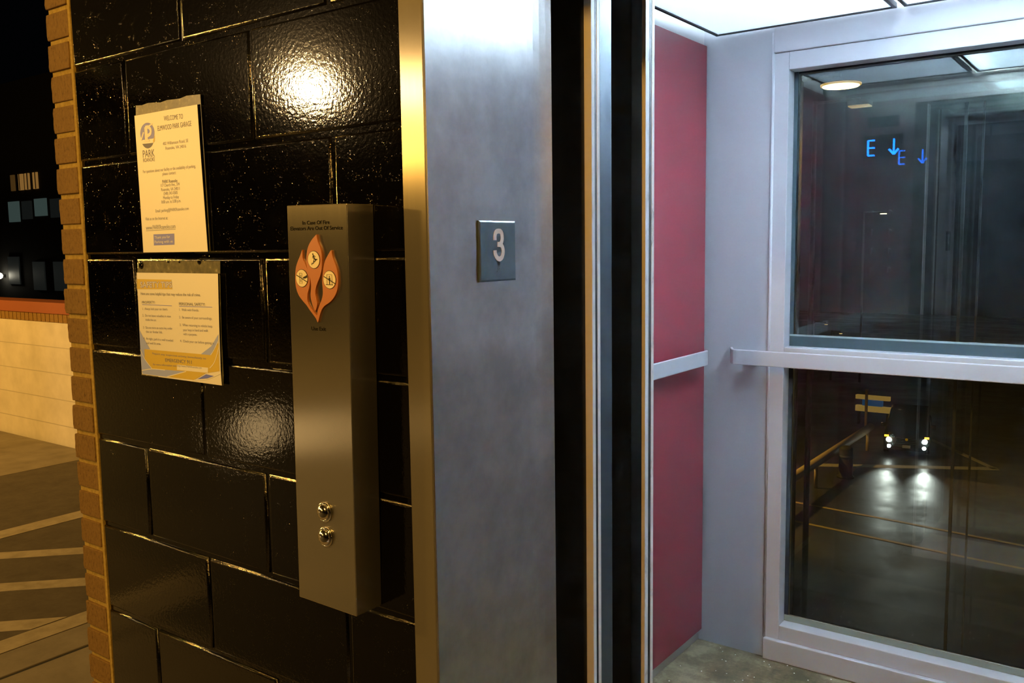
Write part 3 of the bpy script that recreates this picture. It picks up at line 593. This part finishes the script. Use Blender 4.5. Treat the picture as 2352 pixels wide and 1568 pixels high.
door('door_3', 1, 'near car door standing open with scuffed pale edge beside the red panel', True)
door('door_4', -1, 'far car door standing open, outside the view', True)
mb = MB(); mb.box(JF-.6, JR+.6, .34, .46, .655, .675); mb.box(JF-.6, JR+.6, E4+.002, C0-.02, .655, .675); struct(mb.build('trim_4', DARKGAP), 'dark door track head above the landing doors, outside the view', 'door track')
# dark shaft wall behind the landing doors, so the pocket stays closed to the lobby light
mb = MB(); mb.box(JF-.62, JF-.60, .21, C3, FZ, .9); mb.box(JR+.60, JR+.62, .21, C3, FZ, .9)
struct(mb.build('wall_shaft', DARKGAP), 'dark shaft lining at the ends of the door pockets, outside the view', 'shaft wall')

# ------------------------------------------------------------------ the lift car
LX, RX, FY, BY, CZ = .352, 2.388, .795, 2.046, .93
mb = MB(); mb.box(LX-.02, LX, .737, BY+.02, FZ, CZ); struct(mb.build('wall_car_left', WALLG), 'grey steel side of the lift car behind the red panel', 'elevator wall')
mb = MB(); mb.box(RX, RX+.02, .737, BY+.02, FZ, CZ); struct(mb.build('wall_car_right', WALLG), 'grey steel far side of the lift car, outside the view', 'elevator wall')
def red_panel(x0, x1, label, fx0, fx1):
    mb = MB(); mb.box(x0, x1, FY+.02, 2.0262, -1.468, .7135); o = mb.build('wall_panel', RED, bevel=.0015); tag(o, label, 'wall panel'); return o
red_panel(LX+.001, .385, 'deep red laminate wall panel inside the lift, beside the open car door', 0, 0)
mb = MB(); mb.box(2.355, RX-.001, FY+.02, 2.0262, -1.468, .7135); tag(mb.build('wall_panel', WALLG, bevel=.0015), 'grey laminate wall panel on the far side of the lift, outside the view', 'wall panel')
for a, b, nm, lab in ((LX, LX+.026, 'trim_5', 'pale metal frieze strip above the red panel'), (RX-.026, RX, 'trim_6', 'pale metal frieze strip on the far side, outside the view')):
    mb = MB(); mb.box(a+.0005, b-.0005, FY+.02, 2.018, .7150, .79); struct(mb.build(nm, FRIEZE, bevel=.001), lab, 'trim')
for a, b, nm, lab in ((LX, LX+.012, 'baseboard_left', 'grey metal base strip under the red panel'), (RX-.012, RX, 'baseboard_right', 'grey metal base strip on the far side, outside the view')):
    mb = MB(); mb.box(a+.0005, b, FY+.02, 2.045, FZ+.001, FZ+.032); struct(mb.build(nm, FRIEZE, bevel=.0015), lab, 'baseboard')
# front returns with the operating panel whose display shows in the glass
for a, b, nm, lab in ((LX, .792, 'wall_front', 'brushed steel front return beside the near car door, seen only in the glass'), (1.947, RX, 'wall_front.001', 'brushed steel front return beside the far car door, outside the view')):
    mb = MB(); mb.box(a+.0005, b, .745, FY-.005, FZ, CZ); struct(mb.build(nm, STEEL, bevel=.001), lab, 'elevator wall')
mb = MB(); mb.box(.7925, 1.9465, .745, FY-.005, .64, CZ); struct(mb.build('trim_7', STEEL, bevel=.001), 'brushed steel transom over the car doors, outside the view', 'trim')
cop = empty('operating_panel', (.655, FY-.005, -.55)); tag(cop, 'steel lift control panel with blue floor display, seen mirrored in the upper window', 'control panel')
mb = MB(); mb.box(-.115, .115, 0.0005, .006, 0, 1.17); mb.build('face_plate', STEEL, cop, bevel=.001)
BLUE = emis('blue_display_segments', (.004, .15, 1.0), 24.)
dsp = MB(); dsp.box(-.090, .090, .0062, .0080, .945, 1.055); dsp = dsp.build('display_window', RUBBER, cop, bevel=.0006)
def dput(u, v, d): return (u-.655, .0082+.0003, v+.55)
mb = MB()
def seg(p, w=.0075): ribbon(mb, p, w, dput)
zt, zm, zb, xl, xr = .4825, .4475, .4125, .5890, .6195       # a segment 3 (x falls to the reader's right)
seg([(xl, zb), (xl, zt)]); seg([(xl, zt), (xr, zt)], .007); seg([(xl, zm), (xr, zm)], .007); seg([(xl, zb), (xr, zb)], .007)
mb.build('floor_digit', BLUE, dsp, fixn=False)['label'] = 'glowing blue 3, mirrored to an E in the glass'; mb = MB()
seg([(.705, .484), (.705, .420)]); seg([(.684, .437), (.705, .412)], .009); seg([(.726, .437), (.705, .412)], .009)
mb.build('down_arrow', BLUE, dsp, fixn=False)['label'] = 'glowing blue down arrow'
mb = MB(); mb.box(-.07, .07, .0062, .0075, 1.09, 1.14); mb.build('camera_lens_window', RUBBER, cop)
for r_ in range(4):
    for c_ in range(2):
        mb = MB(); mb.lathe([(.016, .0062), (.016, .0085), (.013, .0105), (.004, .011)], (-.04+.08*c_, 0, .42+.09*r_), 'y', 24); mb.build('floor_button', POLISH, cop)
# floor of the car and the threshold
mb = MB(); mb.box(LX-.02, RX+.02, .737, BY+.02, FZ-.03, FZ); cf = struct(mb.build('floor_car', CARFLOOR), 'worn mottled grey brown floor of the lift car', 'floor')
mb = MB(); rnd = random.Random(9); q_ = [(SL_+i*.03, 2.0255-(rnd.uniform(.003, .010) if 0 < i < 49 else .002)) for i, SL_ in ((k, .6) for k in range(50))]
mb.prism([(.6, 2.0258)]+q_+[(.6+49*.03, 2.0258)], 'z', FZ-.001, FZ+.0006); mb.build('edge_grime', GRIME, cf)
mb = MB(); mb.box(JF-.6, JR+.6, .34, .735, FZ-.04, FZ); struct(mb.build('trim_8', ALU2), 'metal door sills across the threshold, outside the view', 'sill')
rnd = random.Random(5); mb = MB()
for i in range(150):
    x, y = rnd.uniform(.37, 1.3), rnd.uniform(1.45, 2.02); s_ = rnd.uniform(.0012, .0034); a = rnd.uniform(0, PI)
    if x < .41 and i % 3: continue
    pts = [(x+s_*math.cos(a+t)*rnd.uniform(.6, 1.3), y+s_*math.sin(a+t)*rnd.uniform(.6, 1.3)) for t in (0, 1.4, 2.7, 4.2, 5.4)]
    mb.prism(pts, 'z', FZ+.0002, FZ+rnd.uniform(.0008, .002))
tag(mb.build('floor_litter', WHITE), 'scattered white flecks of litter on the lift floor', 'litter', kind='stuff')
# back wall: plain sheet, window surround, panels above and below
SL, SR = .6245, 2.1155
mb = MB(); mb.box(LX-.02, SL, BY, BY+.02, FZ, CZ); mb.box(SR, RX+.02, BY, BY+.02, FZ, CZ); mb.box(SL, SR, BY+.004, BY+.02, .66, CZ)
wb = struct(mb.build('wall_car_back', WALLG), 'grey painted steel back wall of the lift car beside the windows', 'elevator wall')
mb = MB(); mb.box(SL+.001, SR-.001, 2.036, BY+.0035, .6575, .80); struct(mb.build('trim_9', FRAMEG, bevel=.004, seg=3), 'pale grey panel above the upper window', 'trim')
mb = MB(); mb.box(SL+.001, SR-.001, 2.026, BY+.02, FZ+.0005, -1.4425); struct(mb.build('trim_10', FRAMEG, bevel=.003, seg=3), 'pale grey ledge panel under the lower window', 'trim')
WL, WR, Z0, Z1, Z2, Z3 = .679, 2.061, -1.388, -.432, -.361, .597
mb = MB()
mb.box(SL+.0005, WL, 2.042, 2.165, -1.4420, .6570); mb.box(WR, SR-.0005, 2.042, 2.165, -1.4420, .6570)
for a, b in ((-1.4420, Z0), (Z1, Z2), (Z3, .6570)): mb.box(WL, WR, 2.042, 2.165, a, b)
fr = struct(mb.build('trim_11', FRAMEG, bevel=.0022, seg=2), 'pale grey painted surround of the two lift windows', 'window frame')
mb = MB()
for x in (SL, SR): mb.cyl((x, 2.043, -1.4420), .0055, 2.17, 'z', 14)
b_ = mb.build('corner_bead', FRAMEG, fr); b_['label'] = 'rounded vertical bead at the surround edge'
for nm, a, b, lab in (('window_1', Z2, Z3, 'upper lift window with blue E and arrow reflected in it'), ('window_2', Z1, Z0, 'lower lift window looking down on a wet street')):
    a, b = min(a, b), max(a, b)
    mb = MB(); t = .004
    for x0, x1, z0, z1 in ((WL+.0003, WL+t, a+.0003, b-.0003), (WR-t, WR-.0003, a+.0003, b-.0003), (WL+t, WR-t, a+.0003, a+t), (WL+t, WR-t, b-t, b-.0003)): mb.box(x0, x1, 2.104, 2.122, z0, z1)
    w = struct(mb.build(nm, RUBBER), lab, 'window'); mb = MB(); mb.box(WL+.0003, WR-.0003, 2.1105, 2.1165, a+.0003, b-.0003)
    mb.build('glass_pane', GLASS if nm == 'window_1' else GLASSL, w)
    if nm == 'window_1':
        for x0, x1, z0, z1, m, n_ in ((WL+.0005, WR-.0005, a+.0005, a+.036, GASK, 'gasket'), (WL+.0005, WR-.0005, a+.0362, a+.0425, BEADT, 'glazing_strip'), (WL+.0005, WL+.014, a+.0427, b-.0005, GASK, 'gasket')):
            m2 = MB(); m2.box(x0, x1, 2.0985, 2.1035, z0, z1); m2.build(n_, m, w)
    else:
        for x0, x1, z0, z1, m, n_ in ((WL+.0005, WR-.0005, a+.0005, a+.024, SILLREF, 'glazing_strip'), (WL+.0005, WL+.015, a+.0242, b-.0005, RUBBER, 'gasket')):  # lower green strip paints the sill's reflection in the glass
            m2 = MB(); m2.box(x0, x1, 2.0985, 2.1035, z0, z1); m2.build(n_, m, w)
# glazed shaft front behind the car, with two slim rails
mb = MB(); mb.box(-.4, 3.1, 2.42, 2.428, -4.5, 1.6); struct(mb.build('window_3', GLASS2), 'glazed front of the lift shaft beyond the car windows', 'window')
for x, w_, lab in ((1.186, .010, 'grey shaft rail beyond the upper window, thicker and nearer the indicator'), (1.240, .006, 'slim grey shaft rail beyond the upper window, right of the thicker rail')):
    mb = MB(); mb.box(x-w_/2, x+w_/2, 2.335, 2.348, -4.2, .47)
    tag(mb.build('shaft_rail', RAILM, bevel=.001), lab, 'rail', 'vertical rails in the glazed shaft')
# handrails
def rail(path, z0, z1, th, posts, label):
    """flat bar following a plan path"""
    mb = MB(); L, Rr = strip_poly(path, th); mb.prism(L+Rr[::-1], 'z', z0, z1)
    o = mb.build('handrail', FRAMEG, bevel=.0025, seg=2); tag(o, label, 'handrail')
    for (x0, x1, y0, y1) in posts:
        m2 = MB(); m2.box(x0, x1, y0, y1, (z0+z1)/2-.012, (z0+z1)/2+.006); m2.build('bracket', FRAMEG, o, bevel=.002)
rail([(.3885, 1.962), (.4060, 1.948), (.430, 1.9435), (.4335, 1.935), (.4335, FY+.06), (.426, FY+.045), (.388, FY+.03)][2:5], -.4287, -.3755, .010, ((.3856, .4285, 1.86, 1.90), (.3856, .4285, 1.0, 1.04)), 'pale grey handrail on the red panel')
rail([(2.3095, 1.9), (2.3095, .86)], -.4287, -.3755, .010, ((2.3150, 2.3544, 1.80, 1.84), (2.3150, 2.3544, 1.0, 1.04)), 'pale grey handrail on the far red panel, outside the view')
rail([(.487, 2.036), (.503, 2.000), (.517, 1.974), (.524, 1.969), (.533, 1.9675), (2.207, 1.9675), (2.225, 1.974), (2.255, 2.036)], -.4225, -.3690, .010, ((.565, .600, 1.9730, 2.0455), (2.14, 2.175, 1.9730, 2.0455)), 'pale grey handrail across the lift windows')
# ceiling: plenum, three opal panels in dark frames, tubes above them
mb = MB(); mb.box(LX-.02, RX+.02, .735, BY+.02, CZ, CZ+.02); struct(mb.build('ceiling', CAVITY), 'white plenum above the light panels', 'ceiling')
mb = MB()
PX = [(.4277, 1.0300), (1.0520, 1.6880), (1.7100, 2.3123)]
PY0, PY1, PZ = .845, 2.0092, .7395
for (a, b), lab, tubes in zip(PX, ('lift ceiling light panel nearest the red panel', 'middle lift ceiling light panel', 'lift ceiling light panel on the far side, outside the view'), ((), (1.10, 1.37, 1.64), ())):
    c = empty('ceiling_light', ((a+b)/2, (PY0+PY1)/2, PZ)); tag(c, lab, 'ceiling light', 'light panels of the lift ceiling')
    hx, hy = (b-a)/2, (PY1-PY0)/2; f = .011
    mb = MB()
    for x0, x1, y0, y1 in ((-hx, -hx+f, -hy, hy), (hx-f, hx, -hy, hy), (-hx+f, hx-f, -hy, -hy+f), (-hx+f, hx-f, hy-f, hy)): mb.box(x0, x1, y0, y1, -.002, .014)
    mb.build('panel_frame', DARKGAP, c)
    mb = MB(); mb.face([(-hx+f, -hy+f, .002), (hx-f, -hy+f, .002), (hx-f, hy-f, .002), (-hx+f, hy-f, .002)]); mb.build('diffuser', PANEL, c, fixn=False)
    for tx in tubes:
        mb = MB(); mb.cyl((tx-(a+b)/2, -.50, .040), .013, .76, 'y', 16); mb.build('tube', TUBE, c)
    if tubes:
        for sx in (-1, 1):
            mb = MB(); mb.box(sx*(hx-.006)-.002, sx*(hx-.006)+.002, -hy+f, hy-f, .0142, .0480); mb.build('light_baffle', CAVITY, c)  # added baffle, keeps direct tube light off the side panels
    for sx in (-1, 1):
        mb = MB(); mb.box(sx*hx*.93-.003, sx*hx*.93+.003, -.003, .003, .014, CZ-PZ-.0005); mb.build('hanger', CAVITY, c)

# ------------------------------------------------------------------ lobby floor and ceiling, pavement outside
mb = MB(); mb.box(-1.564, 4.6, -12, -.9, FZ-.12, FZ); mb.box(-16, -1.5645, -12, -1.3, FZ-.12, FZ-.0005); struct(mb.build('floor_garage', GFLOOR), 'dark garage paving in front of the lift lobby, outside the view', 'pavement')
mb = MB(); mb.box(-1.565, 4.6, -.9, .338, FZ-.12, FZ); struct(mb.build('floor', CONC), 'concrete walk of the lift lobby', 'floor')
mb = MB(); mb.box(-1.565, -.30, .338, 2.44, FZ-.12, FZ); struct(mb.build('floor.001', CONC), 'concrete walk beside the brick wall end', 'floor')
mb = MB(); mb.box(-6, 4.6, -14, .0, 1.502, 1.56); struct(mb.build('ceiling_lobby', DARK), 'concrete soffit over the lobby, outside the view', 'ceiling')
mb = MB(); mb.box(-1.585, -1.5655, -1.29, 2.44, FZ-.12, FZ-.004); struct(mb.build('trim_12', DARKGAP), 'dark joint between kerb and walk', 'joint')
mb = MB(); mb.box(-1.785, -1.5855, -1.29, 2.44, FZ-.12, FZ); struct(mb.build('trim_13', CONC, bevel=.004), 'flush concrete kerb along the striped aisle', 'kerb')
mb = MB(); mb.box(-16, -1.7855, -1.29, 2.44, FZ-.12, FZ-.001); pav = struct(mb.build('floor_deck', ASPH), 'dark parking deck pavement left of the brick wall end', 'pavement')
mb = MB(); mb.prism([(-9.0, -1.28), (-4.66, -1.28), (-4.66, 2.438), (-9.0, 2.438)], 'z', FZ-.0009, FZ+.0004); o = mb.build('pale_paving', LCONC, pav); o['label'] = 'paler paving by the white parapet'
def stripe(pts):
    mb = MB(); mb.prism(pts, 'z', FZ-.0009, FZ+.0012); o = mb.build('painted_stripe', STRIPE, pav); o['label'] = 'pale hatch stripe'
stripe([(-3.38, -1.28), (-3.24, -1.28), (-3.24, 2.43), (-3.38, 2.43)]); stripe([(-1.905, -1.28), (-1.787, -1.28), (-1.787, 2.43), (-1.905, 2.43)])
for k in range(-6, 4):
    c = 3.97+.655*k
    x0, x1 = -3.23, -1.915
    pts = [(x0, x0+c-.15), (x1, x1+c-.15), (x1, x1+c), (x0, x0+c)]
    if max(p[1] for p in pts) > 2.43 or min(p[1] for p in pts) < -1.28: continue
    stripe(pts)
mb = MB(); mb.box(-13, -4.6, -1.65, -1.5, FZ, 1.5); struct(mb.build('wall_light_block', DARK), 'added dark wall shading the parapet from the far lamp, outside the view', 'wall')  # added unseen wall, blocks the far left lamp from parapet and pavement
# white parapet with brick band and coping
mb = MB(); mb.box(-14, -.9, 2.462, 2.66, FZ-.12, -.5395)
pa = struct(mb.build('wall_parapet', PARA), 'white painted block parapet lit amber at the edge of the deck', 'wall')
mb = MB()
for j in range(5):
    zz = FZ+.155+.209*j
    if zz < -.56: mb.box(-14, -.9, 2.4605, 2.4618, zz-.003, zz+.003)
o = mb.build('block_joints', JOINTC, pa); o['label'] = 'faint horizontal block joints'
mb = MB(); x = -9.2
while x < -1: mb.box(x, x+.060, 2.452, 2.66, -.5393, -.4720); x += .0677
o = mb.build('brick_band', BRICK, pa, bevel=.002); o['label'] = 'upright brown bricks'
mb = MB(); mb.box(-9.2, -1, 2.4560, 2.66, -.5394, -.4725); mb.build('brick_band_mortar', MORTAR, pa)
mb = MB(); mb.box(-14, -.9, 2.44, 2.68, -.4715, -.383); o = mb.build('coping', REDB, pa, bevel=.004); o['label'] = 'red brown coping band'
# dark building across the way with a few lit windows
bl = empty('building', (-34, 16, -9.4)); tag(bl, 'dark building beyond the parapet with a few lit windows', 'building')
mb = MB(); mb.box(-16, 16, .05, 8, 0, 16); mb.build('facade', DARK, bl)
WA = emis('amber_lit_window', (1.0, .50, .12), .20); WB = emis('dim_amber_window', (1.0, .50, .12), .05); WG = emis('dim_teal_window', (.36, .55, .50), .085); WD = emis('faint_window', (.30, .36, .33), .018)
def pane(x, z, w, h, m, nm='window'):
    mb = MB(); mb.box(x+34-w/2, x+34+w/2, 0, .06, z+9.4-h/2, z+9.4+h/2); mb.build(nm, m, bl)
for x, w in ((-34.98, .30), (-34.32, .34), (-33.82, .34), (-33.18, .34)): pane(x, 2.74, w, .62, WA if x > -34.5 else WB)
for x, w in ((-34.40, .05), (-33.76, .06), (-33.14, .05)):
    mb = MB(); mb.box(x+34-w/2, x+34+w/2, -.01, 0, 2.43+9.4, 3.05+9.4); mb.build('blind_edge', DARK, bl)
pane(-35.05, 1.62, .85, .80, WG); pane(-32.92, 1.72, .90, .66, WG)
for x in (-34.0, -31.8, -31.0): pane(x, 1.65, .75, .7, WD)
for x, z, w, h in ((-35.4, -.7, .9, 1.1), (-33.4, -.9, .9, 1.1), (-31.8, -.9, .9, 1.1)): pane(x, z, w, h, WD)
lampm = emis('white_lamp_glow', (1., .92, .70), 14.)
ll = empty('wall_lamp', (-36.25, 15.98, -.92)); tag(ll, 'tiny bright white lamp on the dark building at the left edge', 'lamp')
mb = MB(); mb.lathe([(.05, -.11), (.11, -.06), (.13, .02), (.09, .10), (.03, .13)], (0, -.16, 0), 'z', 20); mb.build('globe', lampm, ll); mb = MB(); mb.box(-.04, .04, -.06, .07, -.06, .06); mb.build('bracket', DARK, ll)

# ------------------------------------------------------------------ the street below, behind the glass
RZ = -9.4
mb = MB(); mb.box(-45, 40, 6, 120, RZ-.2, RZ); road = struct(mb.build('floor_street', ROAD), 'wet dark street far below the lift windows', 'road')
def rline(pts, w, m, nm='road_line'):
    mb = MB(); L, Rr = strip_poly(pts, w); mb.prism(L+Rr[::-1], 'z', RZ-.002, RZ+.004); mb.build(nm, m, road)
rline([(-16, 30.75)]+DATA['l1'][:1]+[(-4.97, 30.0), (-1.19, 29.55), (12, 28.4)], .16, LINEY); rline([(-16, 28.9), (-7.87, 28.14), (-4.62, 27.75), (-2.69, 27.5), (12, 26.3)], .16, LINEY)
rline([(-9.9, 36.0)]+DATA['stop']+[(-3.2, 39.5)], .5, LINEW); rline([(-7.6, 45.3), (-3.3, 39.4)], .25, LINEW)
# sloping barrier rail beside the street
gr = empty('guard_rail', (-8.5, 30, RZ)); tag(gr, 'long tan pipe guard rail running away along the left of the wet street', 'guard rail')
mb = MB(); mb.cyl((0, -9, 1.0), .17, 19.5, 'y', 20); mb.build('rail_pipe', RAILC, gr)
for k in range(6): 
    mb = MB(); mb.cyl((0, -8.5+3.7*k, 0), .07, .90, 'z', 14); mb.build('rail_post', RAILC, gr)
bp_ = empty('bollard', (-8.0, 34.8, RZ)); tag(bp_, 'dark squat bollard between the guard rail and the car', 'bollard')
mb = MB(); mb.lathe([(.33, 0), (.33, .06), (.27, .10), (.26, 1.15), (.24, 1.22), (.12, 1.28), (.03, 1.29)], (0, 0, 0), 'z', 24); mb.build('body', DARK, bp_)
mb = MB(); mb.lathe([(.268, .80), (.270, .86), (.268, .92)], (0, 0, 0), 'z', 24); mb.build('band', DARKGAP, bp_)
# car facing the lift
th = math.radians(10); car = empty('car', (-6.93+.15, 39.4+.25, RZ), (0, 0, th)); tag(car, 'dark car with four white headlights facing the lift on the wet street', 'car')
mb = MB()
side = [(-.05, .28), (-.12, .45), (-.06, .62), (.02, .86), (.25, .98), (1.05, 1.08), (1.85, 1.58), (2.35, 1.70), (3.7, 1.68), (4.35, 1.20), (4.55, 1.05), (4.60, .55), (4.5, .30)]
secs = []
ring = []
for sx, k in ((-.93, .0), (-.80, 1), (.80, 1), (.93, 0)):
    ring.append([mb.bm.verts.new((sx*(1 if z < 1.1 else .86), y+(.10 if k == 0 and y < .3 else 0), z-(0 if k else .04*(z > .8)))) for y, z in side])
for a, b in zip(ring, ring[1:]):
    for i in range(len(side)-1): mb.bm.faces.new((a[i], a[i+1], b[i+1], b[i])).smooth = True
mb.bm.faces.new(ring[0]); mb.bm.faces.new(ring[-1][::-1]); mb.bm.faces.new([r[0] for r in ring]+[r[-1] for r in ring[::-1]])
mb.build('body', CARB, car, bevel=.03, seg=2)
gm = mat('dark_car_glass', (.01, .012, .014), .05, spec=.6)
mb = MB(); mb.prism([(-.68, 1.12, ), (.68, 1.12), (.60, 1.50), (-.60, 1.50)], 'y', -.004, .0)
for v in mb.bm.verts: v.co.y += 1.05+(v.co.z-1.08)*1.6-.03
mb.build('windshield', gm, car)
mb = MB()
for k in range(4): mb.box(-.42, .42, -.075, -.03, .60+.07*k, .62+.07*k)
mb.build('grille', DARKM, car)
mb = MB(); mb.box(-.16, .16, -.135, -.10, .42, .54); mb.build('number_plate', INKL, car, bevel=.004)
mb = MB(); mb.lathe([(.06, 0), (.05, .02)], (0, -.09, .79), 'y', 16); mb.build('badge', INKY, car)
HL = emis('headlight_glow', (1, .98, .95), 24.); TS = emis('turn_signal_glow', (1, .33, .02), 6.)
for s in (-1, 1):
    mb = MB(); mb.lathe([(.105, 0), (.10, .05), (.07, .08), (.02, .09)], (s*.72, -.05, .74), 'y', 24)
    for v in mb.bm.verts: v.co.y = -.05-(v.co.y+.05)
    h = mb.build('headlight', HL, car)
    mb = MB(); mb.lathe([(.08, 0), (.07, .04), (.03, .06)], (s*.70, -.10, .46), 'y', 20)
    for v in mb.bm.verts: v.co.y = -.10-(v.co.y+.10)
    mb.build('fog_lamp', HL, car)
    mb = MB(); mb.box(s*.80-.10, s*.80+.08, -.06, .04, .86, .93); mb.build('turn_signal', TS, car, bevel=.01)
    mb = MB(); mb.box(s*1.02-.11, s*1.02+.11, 1.25, 1.40, 1.05, 1.22); mb.build('mirror', CARB, car, bevel=.03)
    for y in (.85, 3.65):
        mb = MB(); mb.cyl((s*.84-.11, y, .34), .34, .22, 'x', 28); mb.build('wheel', RUBBER, car, bevel=.02)
R20 = Matrix.Rotation(th, 3, 'Z')
for s in (-1, 1):
    p = R20 @ Vector((s*.72, -.22, .74))+car.location; q = R20 @ Vector((s*1.1, -12, -.2))+car.location
    spot('headlight_beam', p, q, 330, (1, .98, .95), .06, math.radians(27), .9)
# low sign board beyond the car, amber bands and a blue panel, with a pole in front
sg = empty('sign_board', (-9.8, 46, RZ)); tag(sg, 'low sign board with two amber bands and a blue panel behind the guard rail end', 'sign')
FA = emis('amber_lit_band', (1., .52, .12), .30); BS = emis('blue_lit_panel', (.03, .17, .42), .22)
def sb(x0, x1, z0, z1, m, nm, y=0.):
    mb = MB(); mb.box(x0, x1, y-.12, y+.12, z0, z1); mb.build(nm, m, sg, bevel=.01)
sb(-.82, .85, 1.31, 1.52, FA, 'top_band'); sb(-.48, .50, .99, 1.30, BS, 'blue_panel'); sb(-.82, .98, .68, .98, FA, 'bottom_band'); sb(-.70, -.60, 0, .675, DARK, 'post'); sb(.70, .80, 0, .675, DARK, 'post')
pl_ = empty('pole', (-9.75, 44.6, RZ)); tag(pl_, 'short tan pole standing in front of the low sign board', 'pole')
mb = MB(); mb.cyl((0, 0, 0), .07, 2.0, 'z', 16); mb.cyl((0, 0, 2.0), .09, .05, 'z', 16); mb.build('shaft', RAILC, pl_)
# street lamps outside the glass
GLOW = emis('warm_lamp_lens', (1., .66, .26), 14.); RIM = emis('amber_glow_ring', (1., .50, .10), .85); GLOW2 = emis('dim_lamp_lens', (1., .60, .24), .55); GLOW3 = emis('far_lamp_lens', (1., .74, .40), 9.); GLOW4 = emis('distant_lamp_lens', (1., .62, .22), 1.6)
def street_lamp(x, y, z, r, arm, label, lens, square=False, pr=.05):
    e = empty('street_lamp', (x, y, RZ)); tag(e, label, 'street lamp', 'street lamps outside the lift glass'); h = z-RZ
    mb = MB()
    if square: mb.box(-r, r, -r*.7, r*.7, h-.03, h)
    else: mb.lathe([(r*.93, -.012), (r, .01), (r, .03)], (0, 0, h), 'z', 32)
    mb.build('lens', lens, e)
    mb = MB()
    if square: mb.box(-r*1.05, r*1.05, -r*.75, r*.75, h+.001, h+.10)
    else: mb.lathe([(r*1.05, .031), (r*1.0, .045), (r*.6, .065), (r*.2, .08)], (0, 0, h), 'z', 32)
    mb.build('lamp_head', DARK, e)
    if not square and r > .21:
        mb = MB(); mb.lathe([(r*1.05, .002), (r*1.08, .012), (r*1.08, .028)], (0, 0, h), 'z', 32); mb.build('glow_ring', RIM, e)  # added glowing ring paints the orange edge of the lamp's glow
    mb = MB(); mb.cyl((min(0, arm), 0, h+.15), .03, abs(arm), 'x', 12); mb.build('arm', POLEM, e)
    mb = MB(); mb.cyl((arm, 0, 0), pr*1.5, h+.20, 'z', 16, pr); mb.build('lamp_post', POLEM, e)
street_lamp(-2.01, 12, 2.17, .255, -.56, 'bright round amber street lamp at the top left of the upper window', GLOW, pr=.035)
street_lamp(-3.88, 20, 3.02, .22, -1.0, 'dim square amber street lamp just below the bright round one', GLOW2, True)
street_lamp(-12.91, 60, 1.71, .20, -1.2, 'small bright lamp in the middle of the upper window', GLOW3)
street_lamp(-16.4, 60, -5.62, .11, -.8, 'tiny amber lamp low in the upper window, higher and left of its neighbour', GLOW4)
street_lamp(-15.41, 60, -6.2, .10, -.6, 'tiny amber lamp low in the upper window, lower and right of its neighbour', GLOW4)
spot('street_lamp_light', (-2.01, 12, 2.1), (-2.01, 13, -9), 90, SODIUM, .2, math.radians(110))
spot('street_lamp_light', (-13, 31, -2.4), (-9, 33, -9.4), 3200, SODIUM, .2, math.radians(110))
